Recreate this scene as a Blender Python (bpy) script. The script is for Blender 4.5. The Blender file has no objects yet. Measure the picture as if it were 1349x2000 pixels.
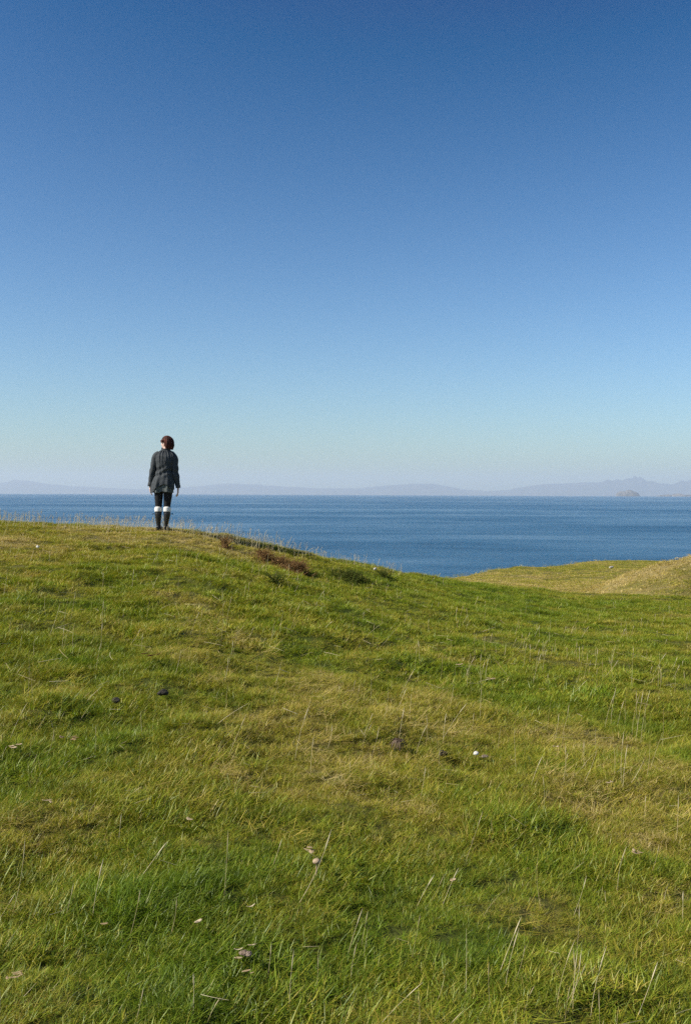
import bpy, bmesh, math, random
import numpy as np
from mathutils import Matrix, Vector

sc = bpy.context.scene
COL = sc.collection
R = math.radians

# ------------------------------------------------------------------ camera
FPX = 1945.0                      # focal length in photograph pixels
CAM = Vector((0.0, 0.0, 1.60))
PITCH, ROLL = R(-1.13), R(0.23)
cam_d = bpy.data.cameras.new('camera')
cam = bpy.data.objects.new('camera', cam_d); COL.objects.link(cam)
cam_d.sensor_fit = 'VERTICAL'; cam_d.sensor_height = 36.0
cam_d.lens = 36.0 * FPX / 2000.0
cam_d.clip_start = 0.05; cam_d.clip_end = 200000.0
CAM_ROT = Matrix.Rotation(math.pi / 2 + PITCH, 3, 'X') @ Matrix.Rotation(ROLL, 3, 'Z')
cam.matrix_world = Matrix.Translation(CAM) @ CAM_ROT.to_4x4()
sc.camera = cam

# ------------------------------------------------------------------ sky and sun
SUN_AZ, SUN_EL = R(-107.0), R(39.0)          # clockwise from +Y; the sun stands to the left, a little behind
w = bpy.data.worlds.new('World'); sc.world = w; w.use_nodes = True
wn = w.node_tree; bg = wn.nodes['Background']
sky = wn.nodes.new('ShaderNodeTexSky'); sky.sky_type = 'NISHITA'; sky.sun_disc = False
sky.sun_elevation = SUN_EL; sky.sun_rotation = SUN_AZ % (2 * math.pi)
sky.air_density = 1.0; sky.dust_density = 0.6; sky.ozone_density = 1.0; sky.altitude = 0
# film-like grade of the whole sky: a black point and a gain for each colour channel
sep = wn.nodes.new('ShaderNodeSeparateColor'); cmb = wn.nodes.new('ShaderNodeCombineColor'); wn.links.new(sky.outputs[0], sep.inputs[0])
for ch, (b_, k_) in enumerate(((1.28, 1.80), (1.42, 2.36), (1.93, 3.17))):
    ma = wn.nodes.new('ShaderNodeMath'); ma.operation = 'MULTIPLY_ADD'; ma.inputs[1].default_value = k_; ma.inputs[2].default_value = -k_ * b_; wn.links.new(sep.outputs[ch], ma.inputs[0])
    mi = wn.nodes.new('ShaderNodeMath'); mi.operation = 'MAXIMUM'; mi.inputs[1].default_value = 0.06; wn.links.new(ma.outputs[0], mi.inputs[0]); wn.links.new(mi.outputs[0], cmb.inputs[ch])
wn.links.new(cmb.outputs[0], bg.inputs[0])
bg.inputs[1].default_value = 0.050
sd = Vector((math.sin(SUN_AZ) * math.cos(SUN_EL), math.cos(SUN_AZ) * math.cos(SUN_EL), math.sin(SUN_EL)))
sun_d = bpy.data.lights.new('sun', 'SUN'); sun_d.energy = 5.0; sun_d.angle = R(0.53); sun_d.color = (1.0, 0.93, 0.80)
sun = bpy.data.objects.new('sun', sun_d); COL.objects.link(sun)
sun.rotation_euler = sd.to_track_quat('Z', 'Y').to_euler()
sc.view_settings.view_transform = 'Standard'; sc.view_settings.look = 'None'
sc.view_settings.exposure = 0.35; sc.view_settings.gamma = 1.0; sc.view_settings.use_curve_mapping = False
sc.cycles.use_denoising = False
sc.cycles.max_bounces = 6; sc.cycles.diffuse_bounces = 2; sc.cycles.glossy_bounces = 2
sc.cycles.transmission_bounces = 4; sc.cycles.volume_bounces = 2; sc.cycles.transparent_max_bounces = 4
sc.cycles.sample_clamp_indirect = 4.0

# ------------------------------------------------------------------ helpers
def sm(a, b, x):
    t = np.clip((np.asarray(x, float) - a) / (b - a), 0, 1)
    return t * t * (3 - 2 * t)

def _hash(ix, iy, seed):
    h = (ix.astype(np.int64) * 374761393 + iy.astype(np.int64) * 668265263 + seed * 974634301) & 0xFFFFFFFF
    h = ((h ^ (h >> 13)) * 1274126177) & 0xFFFFFFFF
    h = h ^ (h >> 16)
    return (h & 0xFFFFFF) / float(0xFFFFFF)

def vnoise(x, y, seed=0):
    x = np.asarray(x, float); y = np.asarray(y, float)
    ix = np.floor(x); iy = np.floor(y); fx = x - ix; fy = y - iy
    ux = fx * fx * fx * (fx * (fx * 6 - 15) + 10); uy = fy * fy * fy * (fy * (fy * 6 - 15) + 10)
    a = _hash(ix, iy, seed); b = _hash(ix + 1, iy, seed); c = _hash(ix, iy + 1, seed); d = _hash(ix + 1, iy + 1, seed)
    return (a * (1 - ux) + b * ux) * (1 - uy) + (c * (1 - ux) + d * ux) * uy

def fbm(x, y, wl, seed=0, octv=3, gain=0.5):
    """-1..1 noise, wl = wavelength in metres"""
    s = 0; amp = 1; tot = 0
    for o in range(octv):
        ca, sa = math.cos(0.6 + o * 1.1), math.sin(0.6 + o * 1.1)
        X = (x * ca - y * sa) / wl; Y = (x * sa + y * ca) / wl
        s = s + amp * (vnoise(X + 31.7 * o, Y - 17.3 * o, seed + o) * 2 - 1); tot += amp
        amp *= gain; wl *= 0.5
    return s / tot

def mesh_obj(name, verts, faces, mat=None, parent=None, smooth=True):
    me = bpy.data.meshes.new(name)
    me.from_pydata([tuple(v) for v in verts], [], [tuple(f) for f in faces]); me.update()
    o = bpy.data.objects.new(name, me); COL.objects.link(o)
    if smooth: me.shade_smooth()
    if mat: me.materials.append(mat)
    if parent: o.parent = parent
    return o

def tag(o, label=None, cat=None, group=None, kind=None):
    if label: o['label'] = label
    if cat: o['category'] = cat
    if group: o['group'] = group
    if kind: o['kind'] = kind
    return o

def pix_dir(px, py):
    v = Vector(((px - 674.5) / FPX, (1000.0 - py) / FPX, -1.0))
    return (CAM_ROT @ v).normalized()

# ------------------------------------------------------------------ materials
def new_mat(name):
    m = bpy.data.materials.new(name); m.use_nodes = True
    nt = m.node_tree
    return m, nt, nt.nodes, nt.links, nt.nodes['Principled BSDF']

def noise_mat(name, c1, c2, scale=20, rough=0.8, bump=0.0, bump_scale=60, spec=0.3, detail=6, lo=0.35, hi=0.65, stretch=(1, 1, 1)):
    m, nt, N, L, P = new_mat(name)
    tc = N.new('ShaderNodeTexCoord'); mp = N.new('ShaderNodeMapping'); mp.inputs['Scale'].default_value = stretch
    L.new(tc.outputs['Object'], mp.inputs[0])
    no = N.new('ShaderNodeTexNoise'); no.inputs['Scale'].default_value = scale; no.inputs['Detail'].default_value = detail
    L.new(mp.outputs[0], no.inputs['Vector'])
    r = N.new('ShaderNodeValToRGB'); r.color_ramp.elements[0].position = lo; r.color_ramp.elements[1].position = hi
    r.color_ramp.elements[0].color = (*c1, 1); r.color_ramp.elements[1].color = (*c2, 1)
    L.new(no.outputs[0], r.inputs[0]); L.new(r.outputs[0], P.inputs['Base Color'])
    P.inputs['Roughness'].default_value = rough; P.inputs['Specular IOR Level'].default_value = spec
    if bump:
        n2 = N.new('ShaderNodeTexNoise'); n2.inputs['Scale'].default_value = bump_scale; n2.inputs['Detail'].default_value = 4
        L.new(mp.outputs[0], n2.inputs['Vector'])
        b = N.new('ShaderNodeBump'); b.inputs['Strength'].default_value = bump; b.inputs['Distance'].default_value = 0.02
        L.new(n2.outputs[0], b.inputs['Height']); L.new(b.outputs[0], P.inputs['Normal'])
    return m

# ------------------------------------------------------------------ terrain
def px_az(p): return math.atan2((p - 674.5) / FPX, 1.0)
HZ = 963.0                                   # row of the level line in the middle of the photograph
def row_tan(p, y): return (y - (HZ + (p - 674.5) * math.tan(ROLL))) / FPX * math.cos(px_az(p))
NEAR = [(-2600, 1000, 22), (-700, 1006, 20), (-200, 1016, 19), (0, 1021, 18.6), (160, 1028, 18.4), (320, 1034, 18.4), (400, 1045, 18.6),
        (440, 1055, 18.7), (500, 1070, 18.9), (590, 1087, 19.4), (630, 1093, 19.9), (690, 1103, 20.9), (780, 1121, 22), (870, 1135, 24), (1000, 1150, 26),
        (1150, 1163, 28), (1349, 1172, 29), (1700, 1175, 30), (3600, 1150, 34)]
nA = np.array([-math.pi] + [px_az(p) for p, y, d in NEAR] + [math.pi])
nT = np.array([0.0] + [row_tan(p, y) for p, y, d in NEAR] + [0.0])
nD = np.array([30.0] + [d for p, y, d in NEAR] + [30.0])
FAR = [(-1500, 1400, 40), (0, 1330, 42), (600, 1260, 50), (800, 1155, 62), (880, 1131, 70), (950, 1119, 86), (1010, 1110, 100),
       (1080, 1107, 118), (1150, 1097, 140), (1250, 1096, 150), (1349, 1097, 155), (1700, 1110, 160), (3600, 1110, 200)]
fA = np.array([-math.pi] + [px_az(p) for p, y, d in FAR] + [math.pi])
fT = np.array([0.1] + [row_tan(p, y) for p, y, d in FAR] + [0.06])
fD = np.array([60.0] + [d for p, y, d in FAR] + [200.0])
SEA = -25.0

def smooth_interp(a, xs, ys):
    # average of shifted linear interpolations: rounds the knots off
    s = 0
    for k, wgt in ((-2, .1), (-1, .2), (0, .4), (1, .2), (2, .1)):
        s = s + wgt * np.interp(a + k * 0.012, xs, ys)
    return s

def bank(x, y):
    xx = x + 0.5 * fbm(x, y, 5, 8, 2)
    up = 4.75 * (1 - np.exp(-np.maximum(xx - 11.6, 0) * 0.105))
    yc = 48.0 + 0.35 * (x - 12)
    return up * sm(-15, 0, y - yc) * (1 - sm(0.5, 8, y - yc)) * (1 + 0.08 * fbm(x, y, 2.5, 9, 3))

def base_h(x, y):
    x = np.asarray(x, float); y = np.asarray(y, float)
    r = np.hypot(x, y) + 1e-6; a = np.arctan2(x, y)
    D = smooth_interp(a, nA, nD); T = smooth_interp(a, nA, nT)
    hD = CAM.z - D * T
    s0 = 0.035 - 0.055 * np.sin(a)
    s1 = -T + 0.05
    t = np.clip(r / D, 0, 1)
    h = hD * (3 * t**2 - 2 * t**3) + s0 * D * (t**3 - 2 * t**2 + t) + s1 * D * (t**3 - t**2)
    e = np.maximum(r - D, 0)
    h = h + s1 * e - 0.07 * np.minimum(e, 5)**2 - 0.70 * np.maximum(e - 5, 0)
    C = smooth_interp(a, fA, fD); Te = smooth_interp(a, fA, fT)
    F = (CAM.z - C * Te) + 0.045 * (C - r)
    F = F + 0.25 * fbm(x, y, 22, 5, 3) * sm(34, 55, r)
    F = F - 0.75 * np.maximum(r - C, 0)
    # grassy bank rising on the right
    F = F + bank(x, y)
    k = 0.35
    m = np.maximum(h, F); d = np.abs(h - F)
    far_h = m + k * 0.5 * np.exp(-d / k) * 0.6
    hh = np.where(r > D, far_h, h)
    return np.maximum(hh, SEA - 6)

def lip(x, y):
    # low grassy bank added along the brow so the person's cast shadow shows
    r = np.hypot(x, y); p = 674.5 + FPX * np.asarray(x) / np.maximum(np.asarray(y), 1.0)
    rc = 18.58 + 0.14 * sm(430, 600, p)
    return 0.135 * np.exp(-((r - rc) / 0.36)**2) * sm(380, 450, p) * (1 - sm(590, 660, p)) * (np.asarray(y) > 5)

def H(x, y):
    x = np.asarray(x, float); y = np.asarray(y, float)
    r = np.hypot(x, y)
    b = base_h(x, y)
    near = 1 - sm(45, 70, r)
    bump = 0.055 * fbm(x, y, 1.7, 11, 3) + 0.060 * fbm(x, y, 0.42, 12, 2)
    bump = bump + 0.05 * fbm(x, y, 5.0, 13, 2) * (1 - 0.6 * sm(14, 18, r))
    far = 0.10 * fbm(x, y, 3.0, 14, 3) * sm(35, 60, r)
    return b + bump * near * sm(0.2, 2.0, r) * (1 - 0.7 * np.minimum(lip(x, y) / 0.135, 1)) + far + lip(x, y)

def ground_at(px, py, far=400.0):
    d = pix_dir(px, py)
    ts = np.concatenate([np.arange(2.0, 40.0, 0.02), np.arange(40.0, far, 0.2)])
    xs = CAM.x + d.x * ts; ys = CAM.y + d.y * ts; zs = CAM.z + d.z * ts
    below = np.nonzero(zs < H(xs, ys))[0]
    i = below[0] if len(below) else int(np.argmin(np.abs(ts - 20)))
    return Vector((xs[i], ys[i], float(H(xs[i], ys[i])))), ts[i]

# dry / lush patches, at the spots where they lie on the field: (px, py, radius, amount)
PATCH = [(620, 1440, 1.1, .42), (760, 1390, 1.6, .32), (420, 1350, 1.2, .16), (150, 1590, .5, .15), (330, 1560, .6, .22), (1180, 1560, .8, .3),
         (1260, 1640, .5, .3), (120, 1860, .35, .42), (60, 1700, .4, .25), (640, 1930, .4, .25), (1100, 1780, .4, .18), (60, 1200, 2.2, .2),
         (320, 1230, 2.0, .16), (160, 1110, 1.6, .4), (420, 1060, 1.6, .65), (250, 1042, 2.6, .85), (60, 1042, 2.2, .75),
         (900, 1260, 2.0, .18), (1250, 1450, .9, .26), (1150, 1480, .7, .2), (850, 1430, .6, .2), (1290, 1880, .3, .3), (1200, 1920, .3, .22),
         (560, 1290, 1.5, .18), (980, 1620, .6, .2), (860, 1960, .3, .25), (540, 1620, .5, .15),
         (280, 1740, .35, -.5), (420, 1480, .5, -.45), (240, 1330, .8, -.42), (380, 1320, .6, -.25), (990, 1470, .6, -.4), (990, 1560, .6, -.35),
         (470, 1840, .3, -.3), (900, 1870, .3, -.35), (1080, 1700, .4, -.25), (450, 1650, .4, -.3), (720, 1600, .6, -.25), (870, 1620, .5, -.25),
         (60, 1500, .7, -.3), (250, 1090, 1.4, -.3), (90, 1150, 1.6, -.3), (900, 1160, 3.0, -.28), (1200, 1260, 2.0, -.28), (1250, 1190, 3.0, -.3),
         (650, 1140, 2.0, -.25), (700, 1240, 1.3, -.15), (650, 1760, .35, -.35), (320, 1920, .3, -.25), (1120, 1400, 1.0, -.22), (20, 1930, .3, -.3)]
_pp = []
for (px, py, rad, amt) in PATCH:
    g, t = ground_at(px, py); _pp.append((g.x, g.y, rad * .8, amt * (.24 if amt > 0 else .34), t))

def dryness(x, y):
    x = np.asarray(x, float); y = np.asarray(y, float); r = np.hypot(x, y)
    v = 0.40 + 0.17 * fbm(x, y, 2.6, 21, 3) + 0.25 * fbm(x, y, 0.8, 22, 3) + 0.16 * fbm(x, y, 0.25, 23, 2)
    for (cx, cy, rad, amt, t) in _pp:
        q = ((x - cx)**2 + ((y - cy) / 1.5)**2) / (rad * rad)
        v = v + amt * np.exp(-q)
    v = v + 0.05 * (1 - sm(4.5, 9, r)) + 0.18 * fbm(x, y, 0.30, 28, 3) * (1 - sm(9, 16, r))
    v = v + sm(32, 48, r) * (0.24 + 0.18 * fbm(x, y * 0.45, 7.0, 24, 3))
    yc = 48.0 + 0.35 * (x - 12)
    v = v + 0.46 * np.exp(-((y - yc + 0.9 + 0.6 * fbm(x, y, 3, 26, 2)) / 0.6)**2) * sm(10.5, 12.5, x)
    v = v + 0.06 * sm(11.5, 13, x) * sm(-11, -3, y - yc) * (1 - sm(0, 2, y - yc))
    v = v + 0.22 * np.exp(-((r - 56 + 3 * fbm(x, y, 8, 27, 2)) / 5)**2) + 0.16 * np.exp(-(((x - 9.5) / 4)**2 + ((y - 70) / 9)**2))
    return np.clip(v, 0, 1)

def axis(vals_dense, lo, hi, growth=1.09):
    out = list(vals_dense); st = vals_dense[1] - vals_dense[0]
    s = st; v = out[-1]; up = []
    while v < hi: s = min(s * growth, 9.0); v += s; up.append(v)
    s = st; v = out[0]; dn = []
    while v > lo: s = min(s * growth, 9.0); v -= s; dn.append(v)
    return np.array(dn[::-1] + out + up)
gx = axis(list(np.arange(-7.0, 9.01, 0.09)), -170, 260, 1.05)
gy = axis(list(np.arange(2.0, 10.0, 0.075)) , -160, 260, 1.012)
GX, GY = np.meshgrid(gx, gy, indexing='ij')
GZ = H(GX.ravel(), GY.ravel())
nx, ny = len(gx), len(gy)
idx = np.arange(nx * ny).reshape(nx, ny)
gf = np.stack([idx[:-1, :-1], idx[1:, :-1], idx[1:, 1:], idx[:-1, 1:]], -1).reshape(-1, 4)

def ramp(N, stops):
    r = N.new('ShaderNodeValToRGB'); cr = r.color_ramp
    cr.elements[0].position = stops[0][0]; cr.elements[0].color = (*stops[0][1], 1)
    cr.elements[1].position = stops[-1][0]; cr.elements[1].color = (*stops[-1][1], 1)
    for p, c in stops[1:-1]:
        e = cr.elements.new(p); e.color = (*c, 1)
    return r
GRASS_STOPS = [(0.0, (0.120, 0.190, 0.009)), (0.30, (0.210, 0.262, 0.017)), (0.56, (0.328, 0.300, 0.030)), (0.80, (0.40, 0.310, 0.052)), (1.0, (0.58, 0.45, 0.19))]

def ground_material():
    m, nt, N, L, P = new_mat('turf')
    at = N.new('ShaderNodeAttribute'); at.attribute_name = 'dry'
    tc = N.new('ShaderNodeTexCoord')
    n1 = N.new('ShaderNodeTexNoise'); n1.inputs['Scale'].default_value = 3.0; n1.inputs['Detail'].default_value = 8; n1.inputs['Roughness'].default_value = 0.7
    L.new(tc.outputs['Object'], n1.inputs['Vector'])
    ma = N.new('ShaderNodeMath'); ma.operation = 'MULTIPLY_ADD'; ma.inputs[1].default_value = 0.9; ma.inputs[2].default_value = -0.45
    L.new(n1.outputs[0], ma.inputs[0])
    ad = N.new('ShaderNodeMath'); ad.operation = 'ADD'; L.new(ma.outputs[0], ad.inputs[0]); L.new(at.outputs['Fac'], ad.inputs[1])
    r = ramp(N, [(0.0, (0.050, 0.075, 0.012)), (0.4, (0.105, 0.115, 0.024)), (0.7, (0.18, 0.155, 0.045)), (1.0, (0.32, 0.25, 0.10))])
    n3 = N.new('ShaderNodeTexNoise'); n3.inputs['Scale'].default_value = 70.0; n3.inputs['Detail'].default_value = 5; n3.inputs['Roughness'].default_value = 0.7
    L.new(tc.outputs['Object'], n3.inputs['Vector'])
    m3 = N.new('ShaderNodeMath'); m3.operation = 'MULTIPLY_ADD'; m3.inputs[1].default_value = 1.3; m3.inputs[2].default_value = -0.65; L.new(n3.outputs[0], m3.inputs[0])
    a3 = N.new('ShaderNodeMath'); a3.operation = 'ADD'; L.new(m3.outputs[0], a3.inputs[0]); L.new(ad.outputs[0], a3.inputs[1])
    L.new(a3.outputs[0], r.inputs[0]); L.new(r.outputs[0], P.inputs['Base Color'])
    P.inputs['Roughness'].default_value = 0.95; P.inputs['Specular IOR Level'].default_value = 0.1
    b = N.new('ShaderNodeBump'); b.inputs['Strength'].default_value = 0.8; b.inputs['Distance'].default_value = 0.08
    n2 = N.new('ShaderNodeTexNoise'); n2.inputs['Scale'].default_value = 14.0; n2.inputs['Detail'].default_value = 9; n2.inputs['Roughness'].default_value = 0.7
    L.new(tc.outputs['Object'], n2.inputs['Vector']); L.new(n2.outputs[0], b.inputs['Height']); L.new(b.outputs[0], P.inputs['Normal'])
    return m
ground = mesh_obj('ground', np.stack([GX.ravel(), GY.ravel(), GZ - 0.014], 1), gf, ground_material())
tag(ground, 'green and straw coloured grazed turf hillside above the sea', kind='structure')
att = ground.data.attributes.new('dry', 'FLOAT', 'POINT')
att.data.foreach_set('value', dryness(GX.ravel(), GY.ravel()).astype(np.float32))

# ------------------------------------------------------------------ sea (follows the curve of the earth)
ER = 6371000.0 * 7 / 6
def sea_z(r): return SEA - r * r / (2 * ER)
def sea_material():
    m, nt, N, L, P = new_mat('sea_water')
    tc = N.new('ShaderNodeTexCoord')
    def noise(scale, sx, sy, detail, rough=0.55):
        mp = N.new('ShaderNodeMapping'); mp.inputs['Scale'].default_value = (sx, sy, 1); L.new(tc.outputs['Object'], mp.inputs[0])
        n = N.new('ShaderNodeTexNoise'); n.inputs['Scale'].default_value = scale; n.inputs['Detail'].default_value = detail; n.inputs['Roughness'].default_value = rough
        L.new(mp.outputs[0], n.inputs['Vector']); return n
    waves = noise(0.16, 0.75, 1.35, 6, 0.68)
    chop = noise(1.3, 1.0, 1.2, 3, 0.6)
    band = noise(0.0028, 0.40, 1.3, 8, 0.66)          # wind lanes
    cats = noise(0.022, 0.45, 1.3, 5, 0.65)              # cat's paws
    mx = N.new('ShaderNodeMath'); mx.operation = 'MULTIPLY_ADD'; mx.inputs[1].default_value = 0.45
    L.new(cats.outputs[0], mx.inputs[0]); L.new(band.outputs[0], mx.inputs[2])
    mr = N.new('ShaderNodeMapRange'); mr.inputs['From Min'].default_value = 0.54; mr.inputs['From Max'].default_value = 0.88
    mr.inputs['To Min'].default_value = 0.22; mr.inputs['To Max'].default_value = 1.0
    L.new(mx.outputs[0], mr.inputs['Value'])
    b1 = N.new('ShaderNodeBump'); b1.inputs['Distance'].default_value = 5.5
    L.new(mr.outputs[0], b1.inputs['Strength']); L.new(waves.outputs[0], b1.inputs['Height'])
    b2 = N.new('ShaderNodeBump'); b2.inputs['Distance'].default_value = 0.22; b2.inputs['Strength'].default_value = 0.8
    L.new(chop.outputs[0], b2.inputs['Height']); L.new(b1.outputs[0], b2.inputs['Normal']); L.new(b2.outputs[0], P.inputs['Normal'])
    P.inputs['Base Color'].default_value = (0.0, 0.082, 0.185, 1)
    rr = N.new('ShaderNodeMapRange'); rr.inputs['To Min'].default_value = 0.16; rr.inputs['To Max'].default_value = 0.32; rr.inputs['From Min'].default_value = 0.3
    L.new(mr.outputs[0], rr.inputs['Value']); L.new(rr.outputs[0], P.inputs['Roughness']); P.inputs['IOR'].default_value = 1.333; P.inputs['Specular IOR Level'].default_value = 0.36
    return m
rings = [15.0]
while rings[-1] < 42000: rings.append(rings[-1] * 1.045)
NS = 256
sv = []; sf = []
for r in rings:
    for k in range(NS):
        a = 2 * math.pi * k / NS
        sv.append((r * math.sin(a), r * math.cos(a), sea_z(r)))
for i in range(len(rings) - 1):
    for k in range(NS):
        k2 = (k + 1) % NS
        sf.append((i * NS + k, (i + 1) * NS + k, (i + 1) * NS + k2, i * NS + k2))
# face winding up
sf = [f[::-1] for f in sf]
sea = mesh_obj('sea', sv, sf, sea_material()); tag(sea, 'calm deep blue sea with paler wind lanes', kind='structure')

# ------------------------------------------------------------------ far hills, islands
HILL = [(-900, 952), (-400, 945), (-120, 950), (0, 945), (30, 939), (60, 941), (100, 947), (150, 951), (200, 954), (280, 957), (340, 955), (390, 951), (440, 946), (500, 948), (560, 952),
        (620, 955), (700, 955), (760, 949), (810, 946), (840, 946), (870, 950), (900, 957), (945, 960), (985, 959), (1015, 953), (1060, 947),
        (1100, 946), (1140, 944), (1165, 943), (1178, 941), (1186, 938), (1194, 941.5), (1204, 937.5), (1213, 941.5), (1226, 936), (1232, 937), (1238, 930.5), (1243, 934.5), (1249, 932.5), (1258, 939), (1264, 942), (1272, 940), (1285, 945.5), (1310, 947), (1322, 944), (1332, 939), (1338, 942), (1349, 937),
        (1400, 936), (1500, 944), (1700, 950), (2300, 954)]
def far_hills():
    Y0 = 38000.0
    ps = np.linspace(-900, 2300, 1300); yy = np.interp(ps, [p for p, _ in HILL], [y for _, y in HILL])
    yy = yy + (1.0 + 1.0 * sm(1100, 1220, ps)) * fbm(ps, ps * 0, 24, 41, 5, 0.55)
    nd = 15; V = []; F = []
    dd = Y0 - 2600 + 5200 * np.arange(nd) / (nd - 1); aa = np.array([px_az(p) for p in ps]); DD, AA = np.meshgrid(dd, aa); hn = fbm(DD * np.tan(AA), DD, 1500, 43, 3)
    for i, (p, y) in enumerate(zip(ps, yy)):
        a = px_az(p); top = CAM.z + (HZ + (p - 674.5) * math.tan(ROLL) - y) / FPX * Y0
        for j in range(nd):
            u = j / (nd - 1); d = Y0 - 2600 + 5200 * u
            q = max(0.0, 1 - abs(2 * u - 1)**1.6)
            X = d * math.tan(a); zb = sea_z(d) - 8
            n = float(hn[i, j])
            V.append((X, d, zb + (top - zb) * q * (1 + 0.22 * n * (1 - q) * 2)))
    n = len(ps)
    for i in range(n - 1):
        for j in range(nd - 1):
            F.append((i * nd + j, (i + 1) * nd + j, (i + 1) * nd + j + 1, i * nd + j + 1))
    return mesh_obj('hills', V, F, noise_mat('far_hill', (0.025, 0.035, 0.02), (0.07, 0.06, 0.04), 0.002, 1.0, 0))
hills = far_hills(); tag(hills, 'low hazy blue mountains along the far shore of the sea', kind='structure')

rock_m = noise_mat('island_rock', (0.06, 0.06, 0.05), (0.24, 0.21, 0.18), 0.02, 0.95, 0.6, 0.08)
def island(name, dist, prof, label, seed, depth):
    """prof: (px, py) outline against the sky"""
    ps = np.linspace(prof[0][0], prof[-1][0], 64); yy = np.interp(ps, [p for p, _ in prof], [y for _, y in prof])
    yy = yy + np.minimum(0.8, 0.12 * (970 - yy)) * fbm(ps, ps * 0, 5, seed, 3, 0.6)
    nd = 22; c = 0.5 * (prof[0][0] + prof[-1][0]); X0 = (c - 674.5) / FPX * dist
    V = []; F = []
    for i, (p, y) in enumerate(zip(ps, yy)):
        e = abs(2 * i / 63 - 1)
        top = CAM.z + (HZ + (p - 674.5) * math.tan(ROLL) - y) / FPX * dist
        dw = depth * math.sqrt(max(0.0, 1 - e**2.5)) + 1.0
        for j in range(nd):
            u = 2 * j / (nd - 1) - 1; d = u * dw; X = (p - 674.5) / FPX * dist
            q = max(0.0, 1 - abs(u)**3.0); zb = sea_z(dist) - 3
            n = float(fbm(np.array([X]), np.array([d]), depth * 0.8, seed, 4)[0])
            V.append((X - X0, d, (top - zb) * q * (1 + 0.35 * n * (1 - q)) + 0.0))
    for i in range(63):
        for j in range(nd - 1):
            F.append((i * nd + j, (i + 1) * nd + j, (i + 1) * nd + j + 1, i * nd + j + 1))
    o = mesh_obj(name, V, F, rock_m, smooth=False); o.location = (X0, dist, sea_z(dist) - 3)
    return tag(o, label, 'rock island')
island('rock_island', 15000, [(1201, 970), (1203, 965), (1209, 961), (1216, 961), (1219, 963), (1222, 959), (1230, 958.5), (1236, 962), (1240, 961.5), (1245, 965), (1248, 970)],
       'steep domed rocky island near the horizon below the highest mountain peak', 51, 110)
island('rock_island', 15500, [(1281, 970), (1290, 968.3), (1299, 967.6), (1304, 966.8), (1309, 968.2), (1312, 970)], 'tiny low dark skerry between the domed island and the frame edge', 52, 45)
island('rock_island', 15500, [(1309, 970), (1313, 966.6), (1322, 965), (1329, 966.2), (1334, 967.8), (1349, 967.2), (1380, 967), (1400, 970)], 'low flat rock island cut by the edge of the picture', 53, 100)

# ------------------------------------------------------------------ grass
def grass_material(name='grass_blade', inst=True):
    m, nt, N, L, P = new_mat(name)
    N.remove(P)
    out = N['Material Output']
    bl = N.new('ShaderNodeAttribute'); bl.attribute_name = 'blade'
    ti = N.new('ShaderNodeAttribute'); ti.attribute_name = 'tint'; ti.attribute_type = 'INSTANCER'
    ma = N.new('ShaderNodeMath'); ma.operation = 'MULTIPLY_ADD'; ma.inputs[1].default_value = 0.75
    L.new(bl.outputs['Fac'], ma.inputs[0]); L.new(ti.outputs['Fac'], ma.inputs[2])
    su = N.new('ShaderNodeMath'); su.operation = 'SUBTRACT'; su.inputs[1].default_value = 0.36; L.new(ma.outputs[0], su.inputs[0])
    r = ramp(N, GRASS_STOPS); L.new(su.outputs[0], r.inputs[0])
    rn = N.new('ShaderNodeAttribute'); rn.attribute_name = 'rnd'; rn.attribute_type = 'INSTANCER'
    hs = N.new('ShaderNodeHueSaturation'); L.new(r.outputs[0], hs.inputs['Color'])
    mr = N.new('ShaderNodeMapRange'); mr.inputs['To Min'].default_value = 0.68; mr.inputs['To Max'].default_value = 1.42
    L.new(rn.outputs['Fac'], mr.inputs['Value']); L.new(mr.outputs[0], hs.inputs['Value'])
    df = N.new('ShaderNodeBsdfDiffuse'); tr = N.new('ShaderNodeBsdfTranslucent')
    L.new(hs.outputs[0], df.inputs['Color'])
    h2 = N.new('ShaderNodeHueSaturation'); h2.inputs['Saturation'].default_value = 1.1; h2.inputs['Value'].default_value = 1.1; L.new(hs.outputs[0], h2.inputs['Color'])
    L.new(h2.outputs[0], tr.inputs['Color'])
    mx = N.new('ShaderNodeMixShader'); mx.inputs[0].default_value = 0.30; L.new(df.outputs[0], mx.inputs[1]); L.new(tr.outputs[0], mx.inputs[2])
    gl = N.new('ShaderNodeBsdfGlossy'); gl.inputs['Roughness'].default_value = 0.45; gl.inputs['Color'].default_value = (0.9, 0.95, 0.8, 1)
    m2 = N.new('ShaderNodeMixShader'); m2.inputs[0].default_value = 0.03; L.new(mx.outputs[0], m2.inputs[1]); L.new(gl.outputs[0], m2.inputs[2])
    L.new(m2.outputs[0], out.inputs['Surface'])
    return m
GRASS_M = grass_material()

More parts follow.
